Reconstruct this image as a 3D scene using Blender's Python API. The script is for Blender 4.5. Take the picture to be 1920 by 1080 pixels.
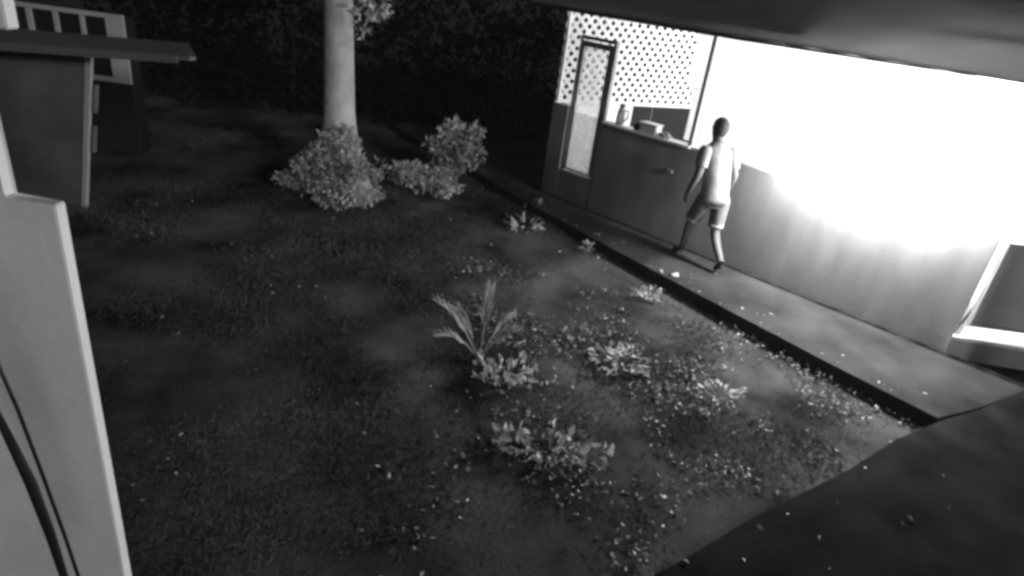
import bpy, bmesh, math, random
import numpy as np
from mathutils import Vector, Matrix

for o in list(bpy.data.objects):
    bpy.data.objects.remove(o)
SC = bpy.context.scene
COL = SC.collection
R = math.radians

# ------------------------------------------------------------------ camera
cam = bpy.data.cameras.new('security_view')
cam.sensor_width = 36.0
cam.lens = 22.6
cam.clip_start = 0.05
cam.clip_end = 600
co = bpy.data.objects.new('security_view', cam)
COL.objects.link(co)
PITCH, ROLL = R(25.907), R(7.64)
X = Vector((1, 0, 0))
FWD = Vector((0, math.cos(PITCH), -math.sin(PITCH)))
DN = Vector((0, -math.sin(PITCH), -math.cos(PITCH)))
cr = math.cos(ROLL) * X - math.sin(ROLL) * DN
cu = -math.sin(ROLL) * X - math.cos(ROLL) * DN
m = Matrix((cr, cu, -FWD)).transposed().to_4x4()
m.translation = (0, 0, 2.9)
co.matrix_world = m
SC.camera = co

# ------------------------------------------------------------------ night sky and stand-in for the camera's infrared light
IR_EL = 19.0
IR_DIR = Vector((-0.66, 0.75, 0)).normalized()      # horizontal direction the stand-in infrared light travels
w = bpy.data.worlds.new('World')
SC.world = w
w.use_nodes = True
nt = w.node_tree
bg = nt.nodes['Background']
sky = nt.nodes.new('ShaderNodeTexSky')
sky.sky_type = 'NISHITA'
sky.sun_disc = False
sky.sun_elevation = R(IR_EL)
sky.sun_rotation = math.atan2(-IR_DIR.x, -IR_DIR.y)
bw = nt.nodes.new('ShaderNodeRGBToBW')                     # infrared night view: no colour
nt.links.new(sky.outputs[0], bw.inputs[0])
nt.links.new(bw.outputs[0], bg.inputs[0])
bg.inputs[1].default_value = 0.0022
sd = bpy.data.lights.new('infrared_sun', 'SUN')  # sun lamp standing in for the camera's infrared light
sd.energy = 1.3
sd.angle = R(10.0)
so = bpy.data.objects.new('infrared_sun', sd)
COL.objects.link(so)
ld = Vector((IR_DIR.x * math.cos(R(IR_EL)), IR_DIR.y * math.cos(R(IR_EL)), -math.sin(R(IR_EL))))
so.rotation_euler = ld.to_track_quat('-Z', 'Y').to_euler()
so.location = (6, -4, 8)

SC.view_settings.view_transform = 'Standard'
SC.view_settings.look = 'None'
SC.view_settings.exposure = 0.0
SC.view_settings.gamma = 1.0
SC.view_settings.use_curve_mapping = False
SC.render.engine = 'CYCLES'
SC.cycles.use_denoising = True
SC.cycles.max_bounces = 8
SC.cycles.filter_width = 3.3

# ------------------------------------------------------------------ materials
def mat(name, base, var=0.25, scale=6.0, rough=0.8, bump=0.0, bscale=40.0, spec=0.3, translucent=0.0, detail=6, stretch=None):
    """grey procedural material: base albedo varied by two noises, optional bump"""
    M = bpy.data.materials.new(name)
    M.use_nodes = True
    t = M.node_tree
    b = t.nodes['Principled BSDF']
    tc = t.nodes.new('ShaderNodeTexCoord')
    n1 = t.nodes.new('ShaderNodeTexNoise')
    n1.inputs['Scale'].default_value = scale
    n1.inputs['Detail'].default_value = detail
    if stretch:
        mp = t.nodes.new('ShaderNodeMapping')
        mp.inputs['Scale'].default_value = stretch
        t.links.new(tc.outputs['Object'], mp.inputs['Vector'])
        t.links.new(mp.outputs[0], n1.inputs['Vector'])
    else:
        t.links.new(tc.outputs['Object'], n1.inputs['Vector'])
    rp = t.nodes.new('ShaderNodeMapRange')
    rp.inputs['From Min'].default_value = 0.3
    rp.inputs['From Max'].default_value = 0.7
    rp.inputs['To Min'].default_value = base * (1 - var)
    rp.inputs['To Max'].default_value = base * (1 + var)
    t.links.new(n1.outputs[0], rp.inputs['Value'])
    t.links.new(rp.outputs[0], b.inputs['Base Color'])
    b.inputs['Roughness'].default_value = rough
    b.inputs['Specular IOR Level'].default_value = spec
    if bump:
        n2 = t.nodes.new('ShaderNodeTexNoise')
        n2.inputs['Scale'].default_value = bscale
        n2.inputs['Detail'].default_value = 5
        t.links.new(tc.outputs['Object'], n2.inputs['Vector'])
        bp = t.nodes.new('ShaderNodeBump')
        bp.inputs['Strength'].default_value = bump
        bp.inputs['Distance'].default_value = 0.02
        t.links.new(n2.outputs[0], bp.inputs['Height'])
        t.links.new(bp.outputs[0], b.inputs['Normal'])
    if translucent:
        tr = t.nodes.new('ShaderNodeBsdfTranslucent')
        t.links.new(rp.outputs[0], tr.inputs['Color'])
        mx = t.nodes.new('ShaderNodeMixShader')
        mx.inputs[0].default_value = translucent
        t.links.new(b.outputs[0], mx.inputs[1])
        t.links.new(tr.outputs[0], mx.inputs[2])
        t.links.new(mx.outputs[0], t.nodes['Material Output'].inputs[0])
    return M

def mat_glow(name, strength):
    M = bpy.data.materials.new(name)
    M.use_nodes = True
    t = M.node_tree
    b = t.nodes['Principled BSDF']
    b.inputs['Base Color'].default_value = (.9, .9, .9, 1)
    b.inputs['Emission Color'].default_value = (1, 1, 1, 1)
    b.inputs['Emission Strength'].default_value = strength
    return M

def mat_mesh_pane(name, base, clear, bump=0.0, bscale=60):
    """insect mesh / obscured pane: part see-through, part diffuse and translucent"""
    M = mat(name, base, 0.35, 45, 0.6, bump, bscale, 0.3, 0.6, 8)
    t = M.node_tree
    out = t.nodes['Material Output']
    src = out.inputs[0].links[0].from_socket
    tp = t.nodes.new('ShaderNodeBsdfTransparent')
    mx = t.nodes.new('ShaderNodeMixShader')
    mx.inputs[0].default_value = clear
    t.links.new(src, mx.inputs[1])
    t.links.new(tp.outputs[0], mx.inputs[2])
    t.links.new(mx.outputs[0], out.inputs[0])
    return M

M = dict(
    soil=mat('soil', 0.05, 0.85, 1.2, 0.95, 0.35, 30, 0.0, 0, 10),
    back_soil=mat('back_soil', 0.02, 0.5, 2.0, 0.95, 0.4, 20, 0.1),
    path=mat('path_concrete', 0.034, 0.5, 1.8, 0.9, 0.3, 60, 0.05, 0, 9),
    drain=mat('drain_dark', 0.012, 0.7, 6, 0.95, 0.3, 60, 0.0),
    apron=mat('apron_asphalt', 0.013, 0.4, 2.5, 0.95, 0.3, 70, 0.0, 0, 12),
    white=mat('white_paint', 0.78, 0.05, 3, 0.6),
    offwhite=mat('offwhite_render', 0.72, 0.09, 2.2, 0.8, 0.12, 30),
    near_render=mat('near_render', 0.58, 0.16, 1.6, 0.85, 0.15, 25),
    translucent_white=mat('white_translucent', 0.85, 0.05, 3, 0.8, 0, 40, 0.2, 0.85),
    lattice=mat('lattice_white', 0.75, 0.06, 5, 0.6),
    low_wall=mat('half_wall_paint', 0.26, 0.2, 2.4, 0.8, 0.10, 30, 0.3, 0, 9, (1.6, 1, .45)),
    floor=mat('floor_tile', 0.6, 0.1, 5, 0.5),
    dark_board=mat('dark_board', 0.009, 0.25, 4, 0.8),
    roof=mat('roof_sheet', 0.20, 0.2, 0.8, 0.75, 0.05, 40, 0.2, 0.5),  # translucency added so the roof shows a glow at the right
    fascia=mat('dark_fascia', 0.015, 0.3, 3, 0.7),
    door_frame=mat('door_grey_paint', 0.30, 0.15, 6, 0.6),
    dark_steel=mat('dark_steel', 0.05, 0.3, 10, 0.5),
    gate=mat('gate_sheet', 0.30, 0.12, 2.5, 0.7, 0.05, 20),
    bark=mat('bark', 0.34, 0.22, 5, 0.9, 0.5, 14, 0.15),
    leaf=mat('shrub_leaf', 0.36, 0.45, 2.5, 0.55, 0, 40, 0.35, 0.3),
    leaf_shrub=mat('shrub_foliage', 0.42, 0.5, 2.5, 0.6, 0, 40, 0.2, 0.3),
    leaf_pale=mat('pale_leaf', 0.42, 0.4, 5, 0.5, 0, 40, 0.4, 0.3),
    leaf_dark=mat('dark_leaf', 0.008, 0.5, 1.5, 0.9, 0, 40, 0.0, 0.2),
    grass=mat('grass', 0.07, 0.8, 1.0, 0.9, 0, 40, 0.05, 0.25, 9),
    litter=mat('leaf_litter', 0.26, 0.6, 9, 0.5, 0, 40, 0.4, 0.15),
    stone=mat('stone', 0.4, 0.3, 8, 0.85, 0.4, 30),
    shed=mat('shed_wall', 0.085, 0.35, 1.6, 0.9, 0.1, 30),
    canopy=mat('canopy_sheet', 0.085, 0.2, 1.2, 0.8),
    grey_frame=mat('weathered_frame', 0.28, 0.15, 3, 0.8),
    pane=mat('dark_pane', 0.012, 0.2, 3, 0.25, 0, 40, 0.5),
    black=mat('black_rubber', 0.010, 0.2, 10, 0.5),
    skin=mat('skin', 0.13, 0.08, 12, 0.55),
    hair=mat('hair', 0.05, 0.3, 60, 0.7),
    shirt=mat('pale_shirt', 0.24, 0.10, 10, 0.9, 0.7, 9),
    shorts=mat('grey_shorts', 0.15, 0.15, 12, 0.9, 0.6, 12),
    hem=mat('pale_hem', 0.32, 0.1, 12, 0.9),
    shoe=mat('dark_shoe', 0.03, 0.3, 20, 0.6),
    plastic=mat('white_plastic', 0.7, 0.05, 6, 0.4),
)
M['glow'] = mat_glow('lit_tube', 30.0)
M['tube_glow'] = mat_glow('added_outer_tube', 1150.0)
M['screen'] = mat_mesh_pane('screen_mesh', 0.75, 0.70)
M['frosted'] = mat_mesh_pane('patterned_pane', 0.8, 0.25, 0.9, 55)

# ------------------------------------------------------------------ helpers
def tag(o, label=None, cat=None, group=None, kind=None):
    if label: o['label'] = label
    if cat: o['category'] = cat
    if group: o['group'] = group
    if kind: o['kind'] = kind
    return o

def link(name, me, material, parent=None):
    o = bpy.data.objects.new(name, me)
    COL.objects.link(o)
    if material is not None and not me.materials:
        me.materials.append(material)
    if parent is not None:
        o.parent = parent
    return o

def pd(name, verts, faces, material, parent=None, smooth=False):
    me = bpy.data.meshes.new(name)
    me.from_pydata([tuple(v) for v in verts], [], faces)
    if smooth:
        me.polygons.foreach_set('use_smooth', [True] * len(me.polygons))
    me.update()
    return link(name, me, material, parent)

def empty(name, loc=(0, 0, 0), rz=0.0):
    o = bpy.data.objects.new(name, None)
    o.location = loc
    o.rotation_euler = (0, 0, rz)
    COL.objects.link(o)
    return o

def fin(bm, name, material, parent=None, smooth=False):
    bmesh.ops.recalc_face_normals(bm, faces=bm.faces)
    me = bpy.data.meshes.new(name)
    bm.to_mesh(me)
    bm.free()
    if smooth:
        me.polygons.foreach_set('use_smooth', [True] * len(me.polygons))
    return link(name, me, material, parent)

def add_box(bm, x0, x1, y0, y1, z0, z1):
    vs = [bm.verts.new(p) for p in [(x0, y0, z0), (x1, y0, z0), (x1, y1, z0), (x0, y1, z0), (x0, y0, z1), (x1, y0, z1), (x1, y1, z1), (x0, y1, z1)]]
    for f in [(0, 3, 2, 1), (4, 5, 6, 7), (0, 1, 5, 4), (1, 2, 6, 5), (2, 3, 7, 6), (3, 0, 4, 7)]:
        bm.faces.new([vs[i] for i in f])

def box(name, x0, x1, y0, y1, z0, z1, material, parent=None, bev=0.004):
    bm = bmesh.new()
    add_box(bm, x0, x1, y0, y1, z0, z1)
    if bev:
        bmesh.ops.bevel(bm, geom=list(bm.edges), offset=bev, segments=1, affect='EDGES')
    return fin(bm, name, material, parent)

def prism(name, pts, z0, z1, material, parent=None, bev=0.0):
    """extruded polygon (counter-clockwise plan points)"""
    bm = bmesh.new()
    a = [bm.verts.new((p[0], p[1], z0)) for p in pts]
    b = [bm.verts.new((p[0], p[1], z1)) for p in pts]
    n = len(pts)
    bm.faces.new(b)
    bm.faces.new(a[::-1])
    for i in range(n):
        bm.faces.new([a[i], a[(i + 1) % n], b[(i + 1) % n], b[i]])
    if bev:
        bmesh.ops.bevel(bm, geom=list(bm.edges), offset=bev, segments=1, affect='EDGES')
    return fin(bm, name, material, parent)

def add_tube(bm, pts, radii, seg=8):
    pts = [Vector(p) for p in pts]
    if not hasattr(radii, '__len__'):
        radii = [radii] * len(pts)
    rings = []
    for i, p in enumerate(pts):
        d = (pts[min(i + 1, len(pts) - 1)] - pts[max(i - 1, 0)]).normalized()
        ref = Vector((0, 0, 1)) if abs(d.z) < .9 else Vector((0, 1, 0))
        u = d.cross(ref).normalized()
        v = d.cross(u)
        rings.append([bm.verts.new(p + (u * math.cos(2 * math.pi * k / seg) + v * math.sin(2 * math.pi * k / seg)) * radii[i]) for k in range(seg)])
    for a, b in zip(rings, rings[1:]):
        for k in range(seg):
            bm.faces.new([a[k], a[(k + 1) % seg], b[(k + 1) % seg], b[k]])
    bm.faces.new(rings[0][::-1])
    bm.faces.new(rings[-1])

def tube(name, pts, radii, material, parent=None, seg=8):
    bm = bmesh.new()
    add_tube(bm, pts, radii, seg)
    return fin(bm, name, material, parent, True)

def add_lathe(bm, prof, cx=0, cy=0, seg=16):
    rings = [[bm.verts.new((cx + r * math.cos(2 * math.pi * k / seg), cy + r * math.sin(2 * math.pi * k / seg), z)) for k in range(seg)] for r, z in prof]
    for a, b in zip(rings, rings[1:]):
        for k in range(seg):
            bm.faces.new([a[k], a[(k + 1) % seg], b[(k + 1) % seg], b[k]])
    bm.faces.new(rings[0][::-1])
    bm.faces.new(rings[-1])

def lathe(name, prof, material, parent=None, cx=0, cy=0, seg=16):
    bm = bmesh.new()
    add_lathe(bm, prof, cx, cy, seg)
    return fin(bm, name, material, parent, True)

def mesh_np(name, V, quads, material, parent=None):
    """fast quad mesh from numpy arrays"""
    me = bpy.data.meshes.new(name)
    n, f = len(V), len(quads)
    me.vertices.add(n)
    me.vertices.foreach_set('co', V.astype(np.float32).ravel())
    me.loops.add(f * 4)
    me.loops.foreach_set('vertex_index', quads.astype(np.int32).ravel())
    me.polygons.add(f)
    me.polygons.foreach_set('loop_start', np.arange(0, f * 4, 4, dtype=np.int32))
    me.update(calc_edges=True)
    return link(name, me, material, parent)

def leaves(rng, C, D, L, W, droop=0.25):
    """one bent lens-shaped leaf (2 quads, 6 verts) per centre C with direction D, length L, width W"""
    n = len(C)
    D = D / np.linalg.norm(D, axis=1, keepdims=True)
    ref = rng.normal(size=(n, 3))
    S = np.cross(D, ref)
    S /= np.linalg.norm(S, axis=1, keepdims=True)
    U = np.cross(S, D)
    L = np.broadcast_to(L, (n,))[:, None]
    W = np.broadcast_to(W, (n,))[:, None]
    p0 = C
    p1 = C + D * L * .5 + S * W * .5 + U * W * .15
    p2 = C + D * L * .5 - U * L * .04
    p3 = C + D * L * .5 - S * W * .5 + U * W * .15
    p4 = C + D * L - U * L * droop
    V = np.stack([p0, p1, p2, p3, p4], 1).reshape(-1, 3)
    b = np.arange(n)[:, None] * 5
    Q = np.concatenate([b + np.array([[0, 1, 4, 2]]), b + np.array([[0, 2, 4, 3]])])
    return V, Q

def blob_leaves(rng, blobs, L, W):
    """leaves spread through ellipsoid clumps: blobs = (centre, radii, count)"""
    Vs, Qs, off = [], [], 0
    for c, r, n in blobs:
        d = rng.normal(size=(n, 3))
        d /= np.linalg.norm(d, axis=1, keepdims=True)
        rad = rng.uniform(.45, 1.08, (n, 1)) ** .6
        C = np.array(c) + d * rad * np.array(r)
        D = d * .8 + rng.normal(size=(n, 3)) * .55 + np.array([0, 0, .15])
        V, Q = leaves(rng, C, D, rng.uniform(.45, 1.6, n) * L, rng.uniform(.5, 1.5, n) * W)
        Vs.append(V); Qs.append(Q + off); off += len(V)
    return np.concatenate(Vs), np.concatenate(Qs)

def noise2(x, y, seed, cells):
    """smooth value noise, for patchy growth"""
    rg = np.random.default_rng(seed)
    g = rg.random((64, 64))
    fx, fy = x * cells, y * cells
    ix, iy = np.floor(fx).astype(int), np.floor(fy).astype(int)
    tx, ty = fx - ix, fy - iy
    tx, ty = tx * tx * (3 - 2 * tx), ty * ty * (3 - 2 * ty)
    G = lambda a, b: g[a % 64, b % 64]
    return (G(ix, iy) * (1 - tx) + G(ix + 1, iy) * tx) * (1 - ty) + (G(ix, iy + 1) * (1 - tx) + G(ix + 1, iy + 1) * tx) * ty

# frame of the porch wall: s runs along the wall to the right, y into the building
P0 = Vector((2.7526, 7.3434, 0))
RZ = -R(41.19)
ES = Vector((math.cos(RZ), math.sin(RZ), 0))
EN = Vector((-math.sin(RZ), math.cos(RZ), 0))
def W2(s, y):
    p = P0 + ES * s + EN * y
    return (p.x, p.y)

LAWN = -0.13
# ------------------------------------------------------------------ ground, path, apron
def lawn_mesh():
    xs = np.concatenate([[-220, -90, -40, -18], np.linspace(-9, 9, 91), [18, 40, 90, 220]])
    ys = np.concatenate([[-60, -20, -6], np.linspace(-1, 13, 81), [20, 40, 90, 220]])
    gx, gy = np.meshgrid(xs, ys)
    z = LAWN + (noise2(gx + 40, gy + 40, 3, .9) - .5) * .05 + (noise2(gx + 40, gy + 40, 4, 2.3) - .5) * .03
    V = np.stack([gx, gy, z], 2).reshape(-1, 3)
    nx, ny = len(xs), len(ys)
    i, j = np.meshgrid(np.arange(nx - 1), np.arange(ny - 1))
    a = (j * nx + i).ravel()
    Q = np.stack([a, a + 1, a + nx + 1, a + nx], 1)
    o = mesh_np('ground', V, Q, M['soil'])
    o.data.polygons.foreach_set('use_smooth', [True] * len(o.data.polygons))
    return o
tag(lawn_mesh(), kind='structure')

KERB = [(-7.5, .25), (-5.5, -.15), (-3.96, -.47), (-2.87, -.68), (-1.64, -.89), (-.47, -1.08), (.68, -1.25), (1.71, -1.38), (2.52, -1.46)]
def path_mesh():
    pts = [W2(s, y + random.Random(i).uniform(-.012, .012)) for i, (s, y) in enumerate(KERB)]
    # apron edge, then back along the drain at the wall foot
    back = [(2.72, -.97), (2.96, -.16), (2.98, -.13), (1.5, -.13), (0, -.125), (-1.5, -.13), (-3.4, -.12), (-5, .5), (-7.5, 1.2)]
    pts += [W2(*p) for p in back]
    return prism('path', pts, -.22, 0.0, M['path'], None, .008)
tag(path_mesh(), kind='structure')
tag(prism('wall_drain', [W2(*p) for p in [(-3.4, -.118), (3.0, -.118), (3.0, -.002), (-3.4, -.002)]], -.22, -.012, M['drain']), kind='structure')  # flush strip; the drain gap's darkness is put into its colour
def apron_mesh():
    edge = [(3.01, 0), (2.965, -.16), (2.84, -.55), (2.725, -.97), (2.525, -1.465), (2.36, -2.0), (2.2, -2.6), (2.11, -3.0), (2.01, -3.33), (1.90, -3.8), (1.81, -4.29), (1.70, -4.9), (1.55, -7)]
    rg = random.Random(8)
    bm = bmesh.new()
    rows = []
    for i, (s_, y) in enumerate(edge):
        zt = .012 if y > -1.2 else max(LAWN + .055, .012 - (-1.2 - y) * .09)
        row = []
        for k, ds in enumerate((0, .02, .25, .8, 2.0, 6.0)):
            px, py = W2(s_ + ds + (rg.uniform(-.025, .025) if k < 2 and i > 4 else 0), y)
            row.append(bm.verts.new((px, py, zt + (rg.uniform(-.006, .006) if k > 1 else 0) - (.2 if k == 0 else 0) - (.045 if y < -2.2 and k == 1 else .02 if y < -2.2 and k == 2 else 0))))
        rows.append(row)
    for a, b in zip(rows, rows[1:]):
        for k in range(5):
            bm.faces.new([a[k], a[k + 1], b[k + 1], b[k]])
    return fin(bm, 'apron', M['apron'], None, True)
tag(apron_mesh(), kind='structure')

# ------------------------------------------------------------------ the lit porch (right)
HOUSE = empty('porch_house', P0, RZ)
tag(HOUSE, 'brightly lit open porch house with dark half wall, lattice and sloping roof', 'house')
def hb(name, *a, bev=.004, parent=HOUSE):
    return box(name, *a[:6], M[a[6]], parent, bev)

END = Vector((.398, 1.0)).normalized()               # plan direction of the skewed lattice end wall
def end_pt(t):
    return (-3.34 + END.x * t, .02 + END.y * t)

# floors and low walls
prism('floor', [(-3.28, .125), (2.24, .125), (2.24, 2.44), (-2.4, 2.44)], -.05, .42, M['floor'], HOUSE)
prism('entrance_floor', [(2.262, -.06), (3.3, .70), (7.0, .70), (7.0, 2.44), (2.262, 2.44)], .165, .20, M['floor'], HOUSE)
prism('entrance_base', [(2.262, -.04), (3.3, .72), (7.0, .72), (7.0, 2.44), (2.262, 2.44)], -.05, .163, M['low_wall'], HOUSE)
hb('half_wall', -2.43, 2.26, 0, .12, -.2, 1.215, 'low_wall')
hb('half_wall', -3.34, -3.06, 0, .12, -.2, 1.31, 'low_wall')
hb('door_plinth', -3.058, -2.432, .002, .12, -.2, .40, 'low_wall', bev=0)
hb('sill', -2.43, -1.06, -.025, .15, 1.217, 1.25, 'white')
hb('sill', -1.058, 2.26, .001, .15, 1.217, 1.25, 'white')
hb('light_block_wall', 3.05, 7.0, .0, .1, -.1, 2.528, 'offwhite', bev=0)  # out of view, added to keep porch light off the apron
hb('back_wall', -2.6, 7.0, 2.45, 2.55, -.1, 2.62, 'offwhite', bev=0)
hb('end_wall', 7.0, 7.1, 0, 2.55, -.1, 2.62, 'offwhite', bev=0)
hb('ceiling', -3.5, -.1, -.02, 2.6, 2.63, 2.65, 'white', bev=0)
hb('header_beam', -3.36, -.3, .0, .10, 2.53, 2.628, 'white')
hb('post', -1.115, -1.075, .02, .06, 1.25, 2.528, 'dark_steel')
hb('post', -3.34, -3.29, .03, .09, 1.31, 2.528, 'white')
hb('post', 2.20, 2.26, .03, .09, 1.25, 2.528, 'white')
# white boards hanging inside beside the post
hb('white_board', -1.42, -1.13, .22, .25, 1.93, 2.6, 'translucent_white')
hb('white_board', -1.28, -1.13, .19, .215, 1.27, 1.925, 'translucent_white')

# roof
def roof():
    bm = bmesh.new()
    n = 90
    pitch = math.tan(R(13))
    s0, s1 = -3.75, 8.0
    rows = [-.32, 1.5, 3.5, 6.0]
    V = []
    for k in range(n + 1):
        s = s0 + (s1 - s0) * k / n
        hgt = .002 if k % 3 == 0 else 0.0
        V.append([bm.verts.new((s, y, 2.575 + (y + .32) * pitch + hgt + .03)) for y in rows])
    for a, b in zip(V, V[1:]):
        for i in range(len(rows) - 1):
            bm.faces.new([a[i], b[i], b[i + 1], a[i + 1]])
    r = bmesh.ops.extrude_face_region(bm, geom=list(bm.faces))
    for v in [g for g in r['geom'] if isinstance(g, bmesh.types.BMVert)]:
        v.co.z -= .02
    o = fin(bm, 'roof', M['roof'], HOUSE)
    fv = []
    for y in (-.318, -.300):
        fv += [(s0, y, 2.545), (-.6, y, 2.545), (1.6, y, 2.576), (1.6, y, 2.584), (s0, y, 2.584)]
    pd('fascia_board', fv, [(0, 1, 2, 3, 4), (9, 8, 7, 6, 5)] + [(k, 5 + k, 5 + (k + 1) % 5, (k + 1) % 5) for k in range(5)], M['fascia'], o)
    return o
roof()
# unseen house mass behind the porch, added to shade the garden background
hb('shade_wall', -3.4, 8.0, 2.6, 6.0, -.1, 3.2, 'dark_board', bev=0)

# lattice
def clip(poly, x0, x1, y0, y1):
    for ax, lim, sg in ((0, x0, 1), (0, x1, -1), (1, y0, 1), (1, y1, -1)):
        out = []
        for i in range(len(poly)):
            a, b = poly[i], poly[(i + 1) % len(poly)]
            da, db = sg * (a[ax] - lim), sg * (b[ax] - lim)
            if da >= 0: out.append(a)
            if da * db < 0:
                t = da / (da - db)
                out.append((a[0] + (b[0] - a[0]) * t, a[1] + (b[1] - a[1]) * t))
        poly = out
        if len(poly) < 3: return []
    return poly

def lattice(name, org, du, width, z0, z1, diag, slat, parent, material, frame=.03):
    """crossed diagonal slats in two layers inside a border; org/du in plan"""
    bm = bmesh.new()
    du = Vector((du[0], du[1], 0)).normalized()
    nn = Vector((du.y, -du.x, 0))
    o3 = Vector((org[0], org[1], z0))
    h = z1 - z0
    def plate(poly, d0, d1):
        a = [bm.verts.new(o3 + du * p[0] + Vector((0, 0, p[1])) + nn * d0) for p in poly]
        b = [bm.verts.new(o3 + du * p[0] + Vector((0, 0, p[1])) + nn * d1) for p in poly]
        bm.faces.new(a); bm.faces.new(b[::-1])
        for i in range(len(a)):
            bm.faces.new([a[i], b[i], b[(i + 1) % len(a)], a[(i + 1) % len(a)]])
    hw = slat * math.sqrt(2) / 2
    for fam in (1, -1):
        k0 = -int(h / diag) - 2
        for k in range(k0, int((width + h) / diag) + 3):
            c = k * diag
            if fam == 1: poly = [(c - hw, 0), (c + hw, 0), (c + hw + h, h), (c - hw + h, h)]
            else: poly = [(c - hw, 0), (c + hw, 0), (c + hw - h, h), (c - hw - h, h)]
            poly = clip(poly, 0, width, 0, h)
            if poly: plate(poly, *((0, .008) if fam == 1 else (.009, .017)))
    for q in ([(0, 0), (width, 0), (width, frame), (0, frame)], [(0, h - frame), (width, h - frame), (width, h), (0, h)]):
        plate(q, -.004, .021)
    return fin(bm, name, material, parent)

lt = lattice('lattice_panel', end_pt(0.0), END, 2.62, 1.31, 2.6, .150, .048, HOUSE, M['lattice'])
lt['kind'] = 'stuff'
# lower part of the end wall: white board near the front, dark board further in
def end_board(name, t0, t1, z0, z1, mt):
    a, b = Vector(end_pt(t0)), Vector(end_pt(t1))
    nn = Vector((END.y, -END.x)) * .03
    prism(name, [a, a + nn, b + nn, b], z0, z1, M[mt], HOUSE)
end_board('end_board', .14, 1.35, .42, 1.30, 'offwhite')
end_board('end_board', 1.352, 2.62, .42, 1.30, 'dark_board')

# screen door
door = box('door', -3.055, -3.02, .03, .09, .40, 2.27, M['door_frame'], HOUSE, .004)
box('door_frame', -2.49, -2.435, .03, .09, .40, 2.27, M['door_frame'], door, .004)
box('door_frame', -3.018, -2.492, .03, .09, 2.225, 2.268, M['dark_steel'], door, .004)
box('stile', -3.012, -2.975, .04, .08, .42, 2.205, M['door_frame'], door, .003)
box('stile', -2.555, -2.50, .04, .08, .42, 2.205, M['door_frame'], door, .003)
box('top_rail', -2.973, -2.557, .042, .078, 2.13, 2.203, M['door_frame'], door, .003)
box('bottom_rail', -2.973, -2.557, .042, .078, .422, .45, M['grey_frame'], door, .003)
box('mesh_pane', -2.973, -2.557, .057, .061, 1.252, 2.128, M['screen'], door, 0)
box('patterned_pane', -2.973, -2.557, .055, .063, .452, 1.25, M['frosted'], door, 0)
lathe('door_handle', [(.005, 0), (.018, .002), (.02, .012), (.01, .022)], M['dark_steel'], door, -2.54, .03)
# small pale socket on the half wall
box('wall_socket', -1.30, -1.22, -.012, -.001, .86, .91, M['grey_frame'], HOUSE, .003)

# low sheet gate beside the half wall, swung inwards so light shows round it
GD = Vector((.7525, .6586))
gate = empty('low_gate', tuple(P0 + ES * 2.29 + EN * .03), RZ + math.atan2(GD.y, GD.x))
tag(gate, 'low grey sheet gate standing ajar with bright light around its edge', 'gate')
box('sheet_panel', .055, 1.02, -.008, .008, .34, 1.19, M['gate'], gate, .002)
box('gate_stile', .03, .055, -.018, .018, .31, 1.21, M['translucent_white'], gate, .003)  # translucent so this stile glows as part of the leaking light
box('gate_stile', 1.01, 1.045, -.018, .018, .36, 1.21, M['gate'], gate, .003)
box('gate_rail', .057, 1.008, -.017, .017, .312, .34, M['gate'], gate, .003)
box('gate_rail', .057, 1.008, -.017, .017, 1.18, 1.208, M['gate'], gate, .003)

# ------------------------------------------------------------------ porch lamp and an added tube
tubelight = empty('ceiling_tube_light', tuple(P0 + ES * 1.75 + EN * 1.0 + Vector((0, 0, 2.22))), RZ)
tag(tubelight, 'lit fluorescent tube fitting hung under the porch roof', 'lamp')
box('batten', -.62, .62, -.04, .04, .075, .128, M['plastic'], tubelight, .006)
bm = bmesh.new(); add_tube(bm, [(-.58, 0, .02), (.58, 0, .02)], .018, 10)
fin(bm, 'tube', M['glow'], tubelight, True)
for sx in (-1, 1):
    box('end_cap', sx * .6 - .02, sx * .6 + .02, -.02, .02, 0, .074, M['plastic'], tubelight, .004)
for sx in (-.4, .4):
    tube('hanger', [(sx, 0, .128), (sx, 0, .66)], .005, M['plastic'], tubelight, 6)
L = bpy.data.lights.new('tube_glow', 'POINT')
L.energy = 380
L.shadow_soft_size = .06
lo = bpy.data.objects.new('tube_glow', L)
lo.location = (0, 0, -.08)
lo.parent = tubelight
COL.objects.link(lo)

outer = empty('added_glare_tube', tuple(P0 + ES * 1.12 + EN * (-.11) + Vector((0, 0, 1.60))), RZ)  # tube added only to throw a glare on the half wall
tag(outer, 'added light tube giving the half wall below it its glare', 'lamp')
bm = bmesh.new(); add_tube(bm, [(-.93, 0, 0), (.93, 0, 0)], .018, 12)
fin(bm, 'tube', M['tube_glow'], outer, True)
for sx in (-1, 1):
    box('end_cap', sx * .945 - .013, sx * .945 + .013, -.017, .017, -.017, .017, M['plastic'], outer, .005)
    tube('hanger', [(sx * .945, 0, .024), (sx * .945, .02, .6), (sx * .945, .14, .93)], .004, M['plastic'], outer, 6)

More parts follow.
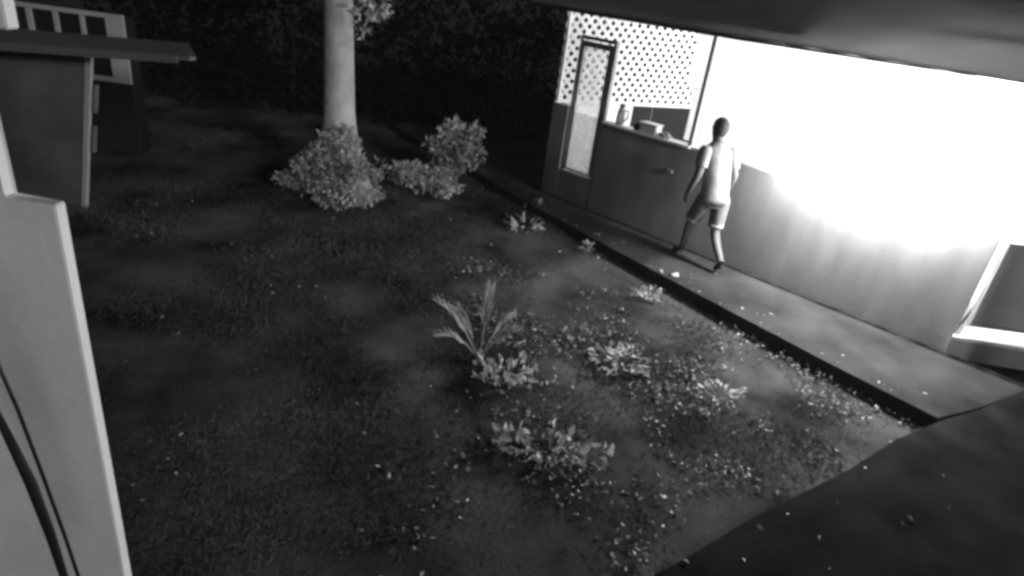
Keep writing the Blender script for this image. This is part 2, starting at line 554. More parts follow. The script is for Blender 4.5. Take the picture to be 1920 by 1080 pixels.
# ------------------------------------------------------------------ things on the sill
def on_sill(name, s, y, label, cat, rz=0):
    return tag(empty(name, tuple(P0 + ES * s + EN * y + Vector((0, 0, 1.251))), RZ + rz), label, cat, 'things on the porch sill')
t = on_sill('thermos_jug', -2.20, .07, 'tall dark jug with pale front standing on the sill by the door', 'jug')
lathe('body', [(.05, 0), (.055, .01), (.055, .15), (.045, .2), (.03, .225)], M['grey_frame'], t)
lathe('lid', [(.034, .225), (.036, .26), (.02, .275)], M['dark_steel'], t)
tube('handle', [(.05, 0, .19), (.105, 0, .2), (.11, 0, .11), (.055, 0, .05)], .012, M['dark_steel'], t)
box('front_label', -.03, .03, -.0605, -.0545, .04, .16, M['white'], t, .001)
t = on_sill('dark_cup', -1.90, .04, 'small dark round cup on the sill left of the white tub', 'cup')
lathe('bowl', [(.03, 0), (.045, .02), (.05, .085), (.044, .085), (.04, .02)], M['black'], t)
tube('ear', [(.045, 0, .07), (.08, 0, .06), (.075, 0, .03), (.042, 0, .02)], .007, M['black'], t)
t = on_sill('white_tub', -1.70, .06, 'white plastic tub in the middle of the sill', 'tub')
bm = bmesh.new(); add_box(bm, -.13, .13, -.07, .07, 0, .13)
bmesh.ops.bevel(bm, geom=list(bm.edges), offset=.015, segments=2, affect='EDGES')
fin(bm, 'body', M['plastic'], t)
box('rim', -.138, .138, -.078, .078, .118, .132, M['white'], t, .004)
t = on_sill('crumpled_cloth', -1.47, .05, 'small crumpled pale cloth on the sill right of the tub', 'cloth')
bm = bmesh.new(); bmesh.ops.create_icosphere(bm, subdivisions=3, radius=1)
rg = random.Random(5)
ph = [rg.uniform(0, 6) for _ in range(6)]
for v in bm.verts:
    k = 1 + .22 * math.sin(v.co.x * 5 + ph[0]) * math.sin(v.co.y * 6 + ph[1]) + .15 * math.sin(v.co.z * 9 + v.co.x * 4 + ph[2])
    v.co = Vector((v.co.x * .09 * k, v.co.y * .05 * k, max(-.0, (v.co.z * .5 + .3) * .075 * k)))
fin(bm, 'folds', M['grey_frame'], t, True)
t = on_sill('thin_rod', -1.78, .13, 'thin upright pale rod standing behind the white tub', 'rod')
tube('rod', [(0, 0, 0), (0, 0, .30)], .006, M['grey_frame'], t)
lathe('foot', [(.03, 0), (.03, .012), (.008, .02)], M['grey_frame'], t)

# ------------------------------------------------------------------ person
def skin_mesh(name, V, Eg, rad, root, material, parent, sub=2):
    bm = bmesh.new()
    lay = bm.verts.layers.skin.verify()
    vs = []
    for p, r in zip(V, rad):
        v = bm.verts.new(p)
        v[lay].radius = r if hasattr(r, '__len__') else (r, r)
        vs.append(v)
    vs[root][lay].use_root = True
    for a, b in Eg:
        bm.edges.new((vs[a], vs[b]))
    me = bpy.data.meshes.new(name + '_cage'); bm.to_mesh(me); bm.free()
    o = bpy.data.objects.new(name + '_cage', me); COL.objects.link(o)
    o.modifiers.new('s', 'SKIN').use_smooth_shade = True
    sm = o.modifiers.new('d', 'SUBSURF'); sm.levels = sub; sm.render_levels = sub
    dg = bpy.context.evaluated_depsgraph_get(); dg.update()
    me2 = bpy.data.meshes.new_from_object(o.evaluated_get(dg))
    me2.name = name
    bpy.data.objects.remove(o); bpy.data.meshes.remove(me)
    me2.materials.clear()
    me2.polygons.foreach_set('use_smooth', [True] * len(me2.polygons))
    return link(name, me2, material, parent)

person = empty('person', (2.22, 7.36, 0), R(24))
tag(person, 'person in pale shirt and knee shorts walking along the path past the lit porch', 'person')
J = dict(
    pelvis=((-.02, .0, .90), (.125, .085)), belly=((-.04, .02, 1.05), (.12, .078)), chest=((-.07, .05, 1.28), (.135, .080)),
    collar=((-.09, .075, 1.42), (.075, .055)), neck=((-.10, .085, 1.475), .052), skull0=((-.105, .10, 1.55), (.066, .08)), skull1=((-.11, .11, 1.64), (.074, .092)), crown=((-.11, .11, 1.705), (.05, .065)),
    shl=((-.26, .06, 1.385), .052), ell=((-.31, .02, 1.12), .048), wrl=((-.30, .12, .90), .036), hdl=((-.295, .15, .83), (.038, .02)),
    shr=((.09, .05, 1.365), .052), elr=((.15, -.05, 1.11), .048), wrr=((.15, .05, .89), .036), hdr=((.15, .08, .82), (.038, .02)),
    hil=((-.11, .02, .84), .088), knl=((-.10, .20, .49), .058), cfl=((-.10, .22, .36), .055), anl=((-.09, .26, .09), .037), tol=((-.09, .39, .035), .03),
    hir=((.075, -.02, .84), .088), knr=((.06, -.06, .47), .058), cfr=((.06, -.13, .34), .056), anr=((.06, -.33, .13), .037), tor=((.06, -.235, .025), .03),
)
for sd_, sx in (('l', -1), ('r', 1)):
    hx, hy, hz = J['hd' + sd_][0]
    for i, (dy, ln) in enumerate(((.03, .06), (.01, .072), (-.01, .068), (-.028, .055))):
        J['f%s%d' % (sd_, i)] = ((hx, hy + dy + .012, hz - .05), .0095)
        J['g%s%d' % (sd_, i)] = ((hx - sx * .018, hy + dy + .02, hz - .05 - ln * .8), .008)
    J['t%s' % sd_] = ((hx - sx * .012, hy + .045, hz - .0), .011)
    J['u%s' % sd_] = ((hx - sx * .02, hy + .06, hz - .045), .009)
EJ = [('pelvis', 'belly'), ('belly', 'chest'), ('chest', 'collar'), ('collar', 'neck'), ('neck', 'skull0'), ('skull0', 'skull1'), ('skull1', 'crown')]
for s_ in 'lr':
    EJ += [('collar', 'sh' + s_), ('sh' + s_, 'el' + s_), ('el' + s_, 'wr' + s_), ('wr' + s_, 'hd' + s_), ('pelvis', 'hi' + s_), ('hi' + s_, 'kn' + s_), ('kn' + s_, 'cf' + s_), ('cf' + s_, 'an' + s_), ('an' + s_, 'to' + s_)]
    EJ += [('hd' + s_, 'f%s%d' % (s_, i)) for i in range(4)] + [('f%s%d' % (s_, i), 'g%s%d' % (s_, i)) for i in range(4)] + [('hd' + s_, 't' + s_), ('t' + s_, 'u' + s_)]
def from_joints(name, keys, edges, grow, material, override=None, sub=2):
    ix = {k: i for i, k in enumerate(keys)}
    rad = []
    for k in keys:
        r = (override or {}).get(k, J[k][1])
        rad.append(tuple(a + grow for a in r) if hasattr(r, '__len__') else (r + grow, r + grow))
    return skin_mesh(name, [J[k][0] for k in keys], [(ix[a], ix[b]) for a, b in edges if a in ix and b in ix], rad, 0, material, person, sub)
from_joints('body', list(J), EJ, 0, M['skin'])
# face: nose, ears, brow on the far side of the head
def small_ball(name, c, r, material, parent):
    bm = bmesh.new(); bmesh.ops.create_uvsphere(bm, u_segments=16, v_segments=12, radius=1)
    for v in bm.verts: v.co = Vector((c[0] + v.co.x * r[0], c[1] + v.co.y * r[1], c[2] + v.co.z * r[2]))
    return fin(bm, name, material, parent, True)
small_ball('nose', (-.11, .205, 1.59), (.014, .02, .024), M['skin'], person)
for sx in (-1, 1):
    small_ball('ear', (-.108 + sx * .077, .10, 1.595), (.012, .022, .032), M['skin'], person)
    small_ball('eye', (-.11 + sx * .03, .188, 1.62), (.013, .01, .008), M['black'], person)
small_ball('mouth', (-.11, .182, 1.543), (.024, .012, .007), M['shorts'], person)
# hair cap: covers crown, back and sides
bm = bmesh.new(); bmesh.ops.create_uvsphere(bm, u_segments=24, v_segments=16, radius=1)
rg = random.Random(2)
for v in bm.verts:
    k = 1 + rg.uniform(-.03, .03)
    v.co = Vector((-.11 + v.co.x * .090 * k, .088 + v.co.y * .100 * k, 1.638 + v.co.z * .112 * k))
bmesh.ops.delete(bm, geom=[v for v in bm.verts if v.co.y > .15 and v.co.z < 1.67], context='VERTS')
fin(bm, 'hair', M['hair'], person, True)
# clothes: lofted rings, so they hang with clean hems
def loft(bm, rings, seg=20, seed=0, fold=.0):
    """rings = (centre, rx, ry, axis); open tube with a turned-in lower edge"""
    rg = random.Random(seed)
    ph = [rg.uniform(0, 6) for _ in range(3)]
    out = []
    for i, (c, rx, ry, ax) in enumerate(rings):
        ax = Vector(ax).normalized()
        u = Vector((1, 0, 0)); u = (u - ax * u.dot(ax)).normalized(); v = ax.cross(u)
        ring = []
        for k in range(seg):
            a = 2 * math.pi * k / seg
            f_ = 1 + fold * (math.sin(5 * a + ph[0] + i) + .6 * math.sin(8 * a + ph[1] - i * .7))
            ring.append(bm.verts.new(Vector(c) + u * math.cos(a) * rx * f_ + v * math.sin(a) * ry * f_))
        out.append(ring)
    for a, b in zip(out, out[1:]):
        for k in range(seg):
            bm.faces.new([a[k], a[(k + 1) % seg], b[(k + 1) % seg], b[k]])
def along(p, q_, ts, rs, ry=1.0):
    p, q_ = Vector(p), Vector(q_)
    return [(p.lerp(q_, t_), r, r * ry, q_ - p) for t_, r in zip(ts, rs)]
bm = bmesh.new()
Z = (0, 0, 1)
loft(bm, [((-.02, 0, .80), .150, .105, Z), ((-.018, 0, .78), .183, .136, Z), ((-.02, .0, .85), .182, .136, Z), ((-.03, .01, .95), .176, .130, Z), ((-.045, .025, 1.08), .176, .126, Z), ((-.065, .045, 1.22), .186, .128, Z),
          ((-.078, .055, 1.33), .192, .122, Z), ((-.085, .062, 1.40), .178, .108, Z), ((-.09, .068, 1.445), .125, .088, Z), ((-.096, .075, 1.475), .072, .066, Z), ((-.097, .078, 1.48), .05, .05, Z)], 28, 3, .012)
loft(bm, along(J['shl'][0], J['ell'][0], [-.16, .0, .3, .62, .7, .69], [.05, .078, .077, .073, .071, .045]), 16, 4, .02)
loft(bm, along(J['shr'][0], J['elr'][0], [-.16, .0, .3, .62, .7, .69], [.05, .078, .077, .073, .071, .045]), 16, 5, .02)
fin(bm, 'shirt', M['shirt'], person, True)
bm = bmesh.new()
loft(bm, [((-.02, 0, .98), .150, .105, Z), ((-.02, 0, .90), .165, .118, Z), ((-.02, 0, .80), .172, .125, Z), ((-.02, 0, .74), .14, .10, Z)], 24, 6, .008)
loft(bm, along(J['hil'][0], J['knl'][0], [-.1, .1, .5, .84], [.09, .108, .098, .092]), 18, 7, .015)
loft(bm, along(J['hir'][0], J['knr'][0], [-.1, .1, .5, .84], [.09, .108, .098, .092]), 18, 8, .015)
fin(bm, 'shorts', M['shorts'], person, True)
for a, b in (('hil', 'knl'), ('hir', 'knr')):
    bm = bmesh.new()
    loft(bm, along(J[a][0], J[b][0], [.82, .83, .93, .93], [.07, .095, .093, .06]), 18, 9, .015)
    fin(bm, 'hem_band', M['hem'], person, True)
# shoes
def shoe(heel, toe, up):
    h, t_ = Vector(heel), Vector(toe)
    sd_ = (t_ - h).normalized()
    skin_mesh('shoe', [h, h.lerp(t_, .45) + Vector((0, 0, .008)), t_, h + Vector(up)], [(0, 1), (1, 2), (0, 3)], [(.042, .042), (.045, .04), (.034, .026), (.045, .045)], 0, M['shoe'], person, 2)
shoe((-.09, .245, .045), (-.09, .42, .03), (0, .01, .06))
shoe((.06, -.345, .13), (.06, -.235, .03), (0, .02, .045))

# ------------------------------------------------------------------ near white wall and cables (left edge)
near = empty('near_house_wall', (-1.5, 1.6, LAWN))
tag(near, 'pale rendered house wall close at the left edge of the view', 'wall')
def near_wall():
    outline = [(-2.6, -.3), (-1.30, -.3), (-1.265, 2.185), (-1.405, 2.185), (-1.405, 2.63), (-1.295, 2.63), (-1.295, 3.6), (-2.6, 3.6)]
    bm = bmesh.new()
    a = [bm.verts.new((x + 1.5, 0, z - LAWN)) for x, z in outline]
    b = [bm.verts.new((x + 1.5, .045, z - LAWN)) for x, z in outline]
    n = len(a)
    bm.faces.new(a); bm.faces.new(b[::-1])
    for i in range(n):
        bm.faces.new([a[i], b[i], b[(i + 1) % n], a[(i + 1) % n]])
    bmesh.ops.bevel(bm, geom=list(bm.edges), offset=.005, segments=1, affect='EDGES')
    return fin(bm, 'rendered_wall', M['near_render'], near)
near_wall()

def cable(name, pts, r, label):
    o = tube(name, pts, r, M['black'], None, 8)
    tag(o, label, 'cable', 'cables on the near wall')
    return o

# ------------------------------------------------------------------ tree, shrubs
def build_tree():
    rng = np.random.default_rng(11)
    t = empty('tree', (-2.62, 8.62, LAWN))
    tag(t, 'tall tree with smooth pale trunk rising behind the rounded shrub', 'tree')
    bm = bmesh.new()
    seg = 20
    prof = [(-.1, .52), (.12, .42), (.3, .35), (.6, .285), (.85, .24), (1.1, .21), (1.6, .195), (2.4, .188), (3.2, .18), (4.2, .16)]
    rings = []
    for z, r in prof:
        ring = []
        for k in range(seg):
            a = 2 * math.pi * k / seg
            fl = 1 + (.30 * math.cos(5 * a + .6) * max(0, .8 - z)) + .03 * math.sin(3 * a + z * 2) + .02 * math.sin(2 * a - z * 3.1)
            ring.append(bm.verts.new((r * fl * math.cos(a) + .015 * math.sin(z * 1.3), r * fl * math.sin(a), z)))
        rings.append(ring)
    for a, b in zip(rings, rings[1:]):
        for k in range(seg):
            bm.faces.new([a[k], a[(k + 1) % seg], b[(k + 1) % seg], b[k]])
    trunk = fin(bm, 'trunk', M['bark'], t, True)
    bm = bmesh.new()
    tips = []
    for k in range(9):
        a = k * 2.4 + .4
        z0 = 3.2 + .11 * k
        ln = 1.5 + .5 * rng.random()
        p0 = Vector((0, 0, z0)); p1 = Vector((math.cos(a) * ln * .5, math.sin(a) * ln * .5, z0 + .55)); p2 = Vector((math.cos(a) * ln, math.sin(a) * ln, z0 + .9 + .4 * rng.random()))
        add_tube(bm, [p0, p1, p2], [.085, .05, .02], 8)
        tips += [p1, p2]
    # low drooping branch on the right of the trunk
    br = [Vector((.12, 0, 3.1)), Vector((.36, -.25, 3.0)), Vector((.50, -.36, 2.72)), Vector((.48, -.40, 2.35)), Vector((.40, -.42, 2.1))]
    add_tube(bm, br, [.04, .025, .014, .008, .004], 6)
    fin(bm, 'limbs', M['bark'], trunk, True)
    blobs = [((p.x, p.y, p.z + .1), (.75, .75, .5), 420) for p in tips]
    V, Q = blob_leaves(rng, blobs, .12, .06)
    mesh_np('crown', V, Q, M['leaf'], t)
    for c, r, n in (((.42, -.40, 2.36), (.10, .10, .26), 70), ((.60, -.38, 2.50), (.15, .12, .13), 70)):
        V2, Q2 = blob_leaves(rng, [(c, r, n)], .085, .05)
        mesh_np('drooping_spray', V2, Q2, M['leaf_pale'], t)
build_tree()

def lumpy(rng, blobs):
    out = []
    for c, r, n in blobs:
        out.append((c, tuple(.75 * q_ for q_ in r), int(n * .32)))
        for k in range(7):
            d = rng.normal(size=3); d /= np.linalg.norm(d); d[2] = abs(d[2]) * .9 - .1
            f_ = rng.uniform(.22, .42)
            out.append((tuple(np.array(c) + d * np.array(r) * rng.uniform(.75, 1.4)), tuple(f_ * q_ for q_ in r), int(n * rng.uniform(.04, .12))))
    return out

def shrub(name, loc, label, blobs, L, W, mt, seed, stems=5, hgt=.5):
    rng = np.random.default_rng(seed)
    t = empty(name, loc)
    tag(t, label, 'shrub', 'shrubs below the tree')
    bm = bmesh.new()
    for k in range(stems):
        c, r, n = blobs[k % len(blobs)]
        a = k * 2.2
        add_tube(bm, [(.06 * math.cos(a), .06 * math.sin(a), -.03), (c[0] * .5, c[1] * .5, c[2] * .5), (c[0] + r[0] * .4 * math.cos(a), c[1] + r[1] * .4 * math.sin(a), c[2])], [.016, .011, .005], 6)
    fin(bm, 'stems', M['bark'], t, True)
    V, Q = blob_leaves(rng, lumpy(rng, blobs), L, W)
    mesh_np('foliage', V, Q, M[mt], t)
    return t
shrub('rounded_shrub', (-2.45, 8.0, LAWN), 'large rounded grey shrub at the foot of the tree trunk',
      [((.1, 0, .55), (.34, .30, .36), 1500), ((-.28, .05, .42), (.28, .26, .3), 900), ((.36, -.02, .38), (.24, .24, .30), 900), ((.0, -.15, .22), (.42, .25, .22), 1100), ((.02, .1, .85), (.17, .17, .2), 420), ((-.5, .1, .25), (.2, .2, .2), 350)], .055, .03, 'leaf_shrub', 21, 9)
shrub('bright_leafed_shrub', (-1.13, 9.75, LAWN), 'leafy shrub with bright crown near the far end of the path edge',
      [((.02, 0, .72), (.26, .22, .20), 420), ((.16, 0, .42), (.16, .16, .24), 260), ((-.22, .02, .50), (.2, .2, .22), 420), ((-.1, 0, .22), (.26, .2, .2), 360)], .10, .055, 'leaf_shrub', 22, 6)
shrub('low_shrub', (-1.52, 8.95, LAWN), 'low dim shrub in the gap between the two larger shrubs',
      [((.05, 0, .22), (.3, .2, .2), 600), ((.3, -.05, .14), (.22, .2, .16), 400), ((-.25, .1, .2), (.22, .2, .18), 300)], .06, .035, 'leaf_shrub', 23, 4)

def weed(name, loc, label, n, spread, L, W, mt, seed, up=.55, hgt=.12):
    """a broad-leaved clump: leaf rosettes on short stalks"""
    rng = np.random.default_rng(seed)
    t = empty(name, loc)
    tag(t, label, 'plant', 'leafy plants on the lawn')
    a = rng.uniform(0, 2 * math.pi, n)
    rr = np.sqrt(rng.random(n))
    C = np.stack([np.cos(a) * rr * spread[0], np.sin(a) * rr * spread[1], rng.uniform(.2, 1, n) * hgt], 1)
    D = np.stack([np.cos(a) + rng.normal(0, .5, n), np.sin(a) + rng.normal(0, .5, n), rng.uniform(-.1, up * 2, n)], 1)
    V, Q = leaves(rng, C, D, rng.uniform(.6, 1.25, n) * L, rng.uniform(.7, 1.2, n) * W, .2)
    mesh_np('leaf_cluster', V, Q, M[mt], t)
    bm = bmesh.new()
    for k in range(min(n, 14)):
        add_tube(bm, [(C[k, 0] * .05, C[k, 1] * .05, -.04), tuple(C[k])], [.004, .002], 5)
    fin(bm, 'stalks', M['leaf'], t, True)
weed('speckled_plant', (-2.06, 8.33, LAWN), 'small bright speckled plant at the right foot of the rounded shrub', 26, (.15, .1), .09, .05, 'leaf_pale', 31, .6, .14)
weed('leafy_plant', (.03, 4.42, LAWN), 'bright broad-leaved plant clustered round the base of the palm seedling', 75, (.26, .17), .085, .05, 'leaf_pale', 32, .6, .2)
weed('leafy_plant', (.42, 3.62, LAWN), 'wide spreading leafy plant nearest the camera on the lawn', 110, (.42, .16), .09, .055, 'leaf', 33, .5, .13)
weed('leafy_plant', (.05, 8.1, LAWN), 'pale leafy plant against the far part of the path kerb', 55, (.22, .28), .11, .06, 'leaf_pale', 34, .3, .08)
weed('leafy_plant', (.16, 8.82, LAWN), 'small pale tuft rising over the far end of the kerb', 16, (.07, .07), .10, .06, 'leaf_pale', 35, .6, .14)
weed('leafy_plant', (1.06, 4.98, LAWN), 'flat dense leafy plant in the middle of the bright lawn', 90, (.26, .26), .085, .04, 'leaf_pale', 36, .2, .06)
weed('leafy_plant', (1.90, 4.66, LAWN), 'scattered pale leafy plant nearest the apron corner', 45, (.22, .15), .07, .04, 'leaf_pale', 37, .3, .07)
weed('leafy_plant', (1.52, 6.45, LAWN), 'pale leafy plant hugging the kerb beside the walker', 45, (.18, .16), .075, .04, 'leaf_pale', 38, .3, .07)
weed('leafy_plant', (.90, 7.6, LAWN), 'tiny pale tuft against the kerb between plant and walker', 12, (.06, .06), .09, .05, 'leaf_pale', 39, .6, .1)

def palm(loc):
    rng = np.random.default_rng(41)
    t = empty('palm_seedling', loc)
    tag(t, 'young palm seedling with spread feathery fronds on the lawn', 'palm')
    specs = [(-.40, .02, .50, 13), (-.36, -.10, .24, 9), (-.26, .12, .40, 9), (.02, .30, .56, 13), (.24, .0, .46, 10), (.30, .2, .22, 8)]
    for dx, dy, dz, n in specs:
        tip = Vector((dx, dy, dz))
        pts = [tip * (k / 6) + Vector((0, 0, .10 * math.sin(math.pi * k / 6))) for k in range(7)]
        fr = tube('frond', pts, [.007, .006, .006, .005, .004, .003, .002], M['leaf'], t, 5)
        C, D = [], []
        side = tip.cross(Vector((0, 0, 1))).normalized()
        for k in range(n):
            f_ = .35 + .65 * k / (n - 1)
            i = min(int(f_ * 6), 5)
            p = pts[i].lerp(pts[i + 1], f_ * 6 - i)
            for sg in (-1, 1):
                C.append(p); D.append(tip.normalized() * .9 + side * sg * .42 + Vector((0, 0, .1)))
        C, D = np.array([tuple(c) for c in C]), np.array([tuple(d) for d in D])
        V, Q = leaves(rng, C, D, .17 * (1 - .45 * np.linspace(0, 1, len(C))), .012, .15)
        mesh_np('leaflets', V, Q, M['leaf_pale'], fr)
    lathe('stem_base', [(.03, -.05), (.035, .02), (.02, .08), (.01, .12)], M['bark'], t, 0, 0, 10)
palm((-.20, 4.72, LAWN))

# ------------------------------------------------------------------ stones by the kerb
def stone(loc, r, label, seed):
    rg = random.Random(seed)
    bm = bmesh.new(); bmesh.ops.create_icosphere(bm, subdivisions=2, radius=1)
    ph = [rg.uniform(0, 6) for _ in range(4)]
    for v in bm.verts:
        k = 1 + .15 * math.sin(v.co.x * 4 + ph[0]) + .12 * math.sin(v.co.y * 5 + v.co.z * 3 + ph[1])
        v.co = Vector((v.co.x * r * k, v.co.y * r * .75 * k, (v.co.z * .55 + .35) * r * k))
    o = fin(bm, 'stone', M['stone'], None, True)
    o.location = loc; o.rotation_euler = (0, 0, ph[2])
    tag(o, label, 'stone', 'stones on the path edge')
stone((*W2(-.52, -1.02), .0), .035, 'small pale stone on the path edge left of the walker', 1)
stone((*W2(-.36, -.98), .0), .05, 'larger pale stone on the path edge nearest the walker', 2)

# ------------------------------------------------------------------ shed and window at the far left
shed = empty('lean_to_shed', (-5.0, 6.8, LAWN))
tag(shed, 'dark lean-to shed with wide canopy at the upper left', 'shed')
def sp(name, V, F, mt, par=None):
    return pd(name, [(v[0] + 5.0, v[1] - 6.8, v[2] - LAWN) for v in V], F, M[mt], par or shed)
F6 = [(0, 1, 2, 3), (7, 6, 5, 4), (0, 4, 5, 1), (1, 5, 6, 2), (2, 6, 7, 3), (3, 7, 4, 0)]
def slab(name, a, b, c, d, thick, mt, par=None):
    """front quad a b c d (counter-clockwise seen from the camera), pushed back by thick along y"""
    q_ = [Vector(p) for p in (a, b, c, d)]
    return sp(name, q_ + [p + Vector((0, thick, 0)) for p in q_], F6, mt, par)
slab('shed_wall', (-8.0, 6.85, -.2), (-5.07, 6.85, -.2), (-4.76, 6.85, 1.6), (-8.0, 6.85, 1.5), .08, 'shed')
slab('corner_post', (-5.065, 6.80, -.15), (-5.015, 6.80, -.15), (-4.665, 6.80, 1.585), (-4.725, 6.80, 1.58), .05, 'grey_frame')
for z0, z1 in ((.55, .85), (1.0, 1.3)):
    f0 = lambda z: -5.005 + .2 * (z + .15)
    slab('side_board', (f0(z0), 6.83, z0), (f0(z0) + .035, 6.83, z0), (f0(z1) + .035, 6.83, z1), (f0(z1), 6.83, z1), .06, 'shed')
def canopy():
    V = [(-8.0, 6.55, 1.50), (-3.48, 6.55, 1.735), (-3.45, 6.62, 1.74), (-3.72, 7.0, 1.80), (-8.0, 7.0, 1.60)]
    top = [Vector(v) + Vector((0, 0, .035)) for v in V]
    sp('canopy', [Vector(v) for v in V] + top, [(4, 3, 2, 1, 0), (5, 6, 7, 8, 9)] + [(i, (i + 1) % 5, 5 + (i + 1) % 5, 5 + i) for i in range(5)], 'canopy')
canopy()
slab('canopy_fascia', (-8.0, 6.53, 1.44), (-3.6, 6.53, 1.70), (-3.6, 6.53, 1.775), (-8.0, 6.53, 1.53), .018, 'canopy')

nbh = empty('neighbour_house', (-6.6, 9.0, LAWN))
tag(nbh, 'dark neighbouring house with pale paned window behind the shed canopy', 'house')
box('wall', -6, .94, .05, .3, -.2, 1.85, M['dark_board'], nbh, .01)
win = box('window', -.60, .95, 0, .048, 1.84, 1.90, M['grey_frame'], nbh, .004)
x_st = [(-.60, -.52), (-.215, -.155), (.14, .195), (.50 + .26, .95)]
cols = [(-.52, -.215), (-.155, .14), (.195, .76)]
cols = [(-.30, -.015), (.055, .35), (.415, .70)]
for a, b in ((-.38, -.302), (-.013, .053), (.352, .413), (.702, .95)):
    box('frame_stile', a, b, .002, .046, 1.07, 1.838, M['grey_frame'], win, .004)
for z0, z1 in ((1.40, 1.46), (1.00, 1.068)):
    for a, b in (cols if z0 > 1.2 else [(-.38, .95)]):
        box('frame_rail', a + (.001 if z0 > 1.2 else 0), b - (.001 if z0 > 1.2 else 0), .004, .044, z0, z1, M['grey_frame'], win, .003)
for a, b in cols:
    for z0, z1 in ((1.462, 1.838), (1.07, 1.398)):
        box('pane', a + .001, b - .001, .025, .03, z0, z1, M['pane'], win, 0)

# ------------------------------------------------------------------ added dark hedge
def hedge():
    rng = np.random.default_rng(51)
    t = empty('added_hedge', (-1, 13.2, LAWN))
    tag(t, 'dark hedge added to black out the back of the garden', 'hedge')
    blobs = []
    for k in range(26):
        x = -7.5 + k * .55 + rng.normal(0, .1)
        for z in (.5, 1.4, 2.3):
            blobs.append(((x, rng.normal(0, .25), z + rng.normal(0, .15)), (.6, .55, .6), 170))
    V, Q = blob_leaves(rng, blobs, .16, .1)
    mesh_np('foliage', V, Q, M['leaf_dark'], t)  # near-black leaf colour stands in for the unlit distance
    bm = bmesh.new()
    for k in range(14):
        x = -7 + k
        add_tube(bm, [(x, 0, -.1), (x + .1, .05, 1.2), (x - .05, 0, 2.4)], [.05, .04, .015], 6)
    fin(bm, 'stems', M['dark_board'], t, True)
hedge()

# ------------------------------------------------------------------ cables at the near wall
cable('thick_cable', [(-1.03, 1.0, 2.14), (-1.0, 1.0, 1.98), (-.968, 1.0, 1.80), (-.955, 1.0, 1.65), (-.948, 1.0, 1.48), (-.944, 1.0, 1.2)], [.005, .007, .011, .010, .008, .008], 'thick black cable hanging in front of the pale near wall')
cable('thin_cable', [(-1.01, 1.02, 2.24), (-.972, 1.02, 1.98), (-.955, 1.02, 1.80), (-.940, 1.02, 1.62), (-.930, 1.02, 1.45), (-.925, 1.02, 1.2)], .004, 'thin black cable hanging right of the thick one on the near wall')

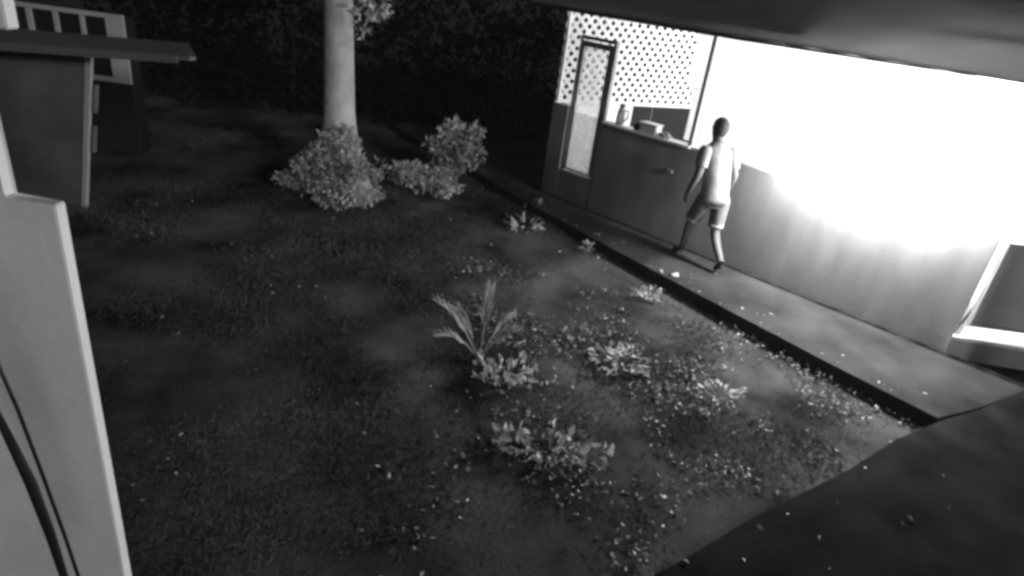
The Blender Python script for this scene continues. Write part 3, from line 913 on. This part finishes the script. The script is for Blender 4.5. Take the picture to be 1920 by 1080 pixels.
# ------------------------------------------------------------------ grass and fallen leaves
def lawn_cover():
    rng = np.random.default_rng(61)
    n = 220000
    x = rng.uniform(-5.5, 4.2, n)
    y = 1.6 + 9.4 * rng.random(n) ** 1.25
    sx = (x - P0.x) * ES.x + (y - P0.y) * ES.y
    yy = (x - P0.x) * EN.x + (y - P0.y) * EN.y
    ks = np.array([k[0] for k in KERB]); ky = np.array([k[1] for k in KERB])
    edge = np.interp(sx, ks, ky)
    apron_s = np.interp(-yy, [-.0, .16, 1.46, 2.6, 3.33, 4.29, 6], [3.0, 2.96, 2.52, 2.2, 2.01, 1.81, 1.65])
    ok = (yy < edge - .025) & (sx < apron_s + np.where(yy < -1.7, rng.normal(.0, .09, n), -.03)) & (sx > -7.4)
    ok |= (sx <= -7.4) & (yy < 0)
    dens = .5 * noise2(x + 20, y + 20, 7, .8) + .5 * noise2(x + 20, y + 20, 8, 2.1)
    ok &= rng.random(n) < np.clip((dens - .30) * 3.2, .04, 1)
    x, y, dens = x[ok], y[ok], dens[ok]
    n = len(x)
    z = LAWN + (noise2(x + 40, y + 40, 3, .9) - .5) * .05 + (noise2(x + 40, y + 40, 4, 2.3) - .5) * .03 - .004
    C = np.stack([x, y, z], 1)
    D = rng.normal(size=(n, 3)) * np.array([1, 1, .3]) + np.array([0, 0, .8])
    h = rng.uniform(.02, .075, n) * (0.5 + dens)
    V, Q = leaves(rng, C, D, h, rng.uniform(.004, .009, n), .5)
    g = mesh_np('grass', V, Q, M['grass'])
    tag(g, 'short patchy grass covering the dark lawn', 'grass', kind='stuff')
    # fallen leaves and small weeds, thick on the bright side
    m_ = 42000
    k = rng.integers(0, n, m_)
    px, py = x[k], y[k]
    d2 = .5 * noise2(px + 9, py + 9, 12, 1.6) + .5 * noise2(px + 9, py + 9, 13, 4.2)
    bias = np.clip((px + .9) / 1.8, .02, 1) * np.clip((8.8 - py) / 2, .1, 1)
    ok = rng.random(m_) < np.clip((d2 - .42) * 4, .02, 1) * bias
    px, py = px[ok], py[ok]
    q_ = len(px)
    C = np.stack([px, py, z[k][ok] + rng.uniform(.012, .05, q_)], 1)
    D = rng.normal(size=(q_, 3)) * np.array([1, 1, .45]) + np.array([0, 0, .15])
    # a few leaves blown onto the apron and the path
    na = 26
    s_ = 2.0 + rng.exponential(.7, na); y_ = -rng.uniform(.3, 5.2, na)
    on = s_ > np.interp(-y_, [0, .16, 1.46, 2.6, 3.33, 4.29, 6], [3.0, 2.96, 2.52, 2.2, 2.01, 1.81, 1.65]) + .03
    s_, y_ = s_[on], y_[on]
    za = np.where(y_ > -1.2, .012, np.maximum(LAWN + .055, .012 - (-1.2 - y_) * .09)) + .012
    sp_ = rng.uniform(-3.2, 2.4, 70); yp_ = np.interp(sp_, ks, ky) + .03 + rng.exponential(.12, 70)
    okp = yp_ < -.2
    s_ = np.concatenate([s_, sp_[okp]]); y_ = np.concatenate([y_, yp_[okp]]); za = np.concatenate([za, np.full(okp.sum(), .01)])
    Ca = np.stack([P0.x + ES.x * s_ + EN.x * y_, P0.y + ES.y * s_ + EN.y * y_, za], 1)
    Da = rng.normal(size=(len(s_), 3)) * np.array([1, 1, .12])
    C = np.concatenate([C, Ca]); D = np.concatenate([D, Da]); q_ = len(C)
    V, Q = leaves(rng, C, D, rng.uniform(.015, .055, q_), rng.uniform(.01, .03, q_), .2)
    g = mesh_np('leaf_litter', V, Q, M['litter'])
    tag(g, 'fallen leaves and small weeds scattered over the bright lawn', 'leaves', kind='stuff')
lawn_cover()

# ------------------------------------------------------------------ thin haze added for glow round the lamps
hz = bpy.data.materials.new('glow_haze')
hz.use_nodes = True
t_ = hz.node_tree
t_.nodes.remove(t_.nodes['Principled BSDF'])
pv = t_.nodes.new('ShaderNodeVolumePrincipled')
pv.inputs['Color'].default_value = (.9, .9, .9, 1)
pv.inputs['Density'].default_value = 0.0010
t_.links.new(pv.outputs[0], t_.nodes['Material Output'].inputs['Volume'])
tag(box('haze', -235, 235, -75, 235, -1.3, 9.0, hz, None, 0), 'thin haze added for glow around the lamps', 'haze', kind='stuff')
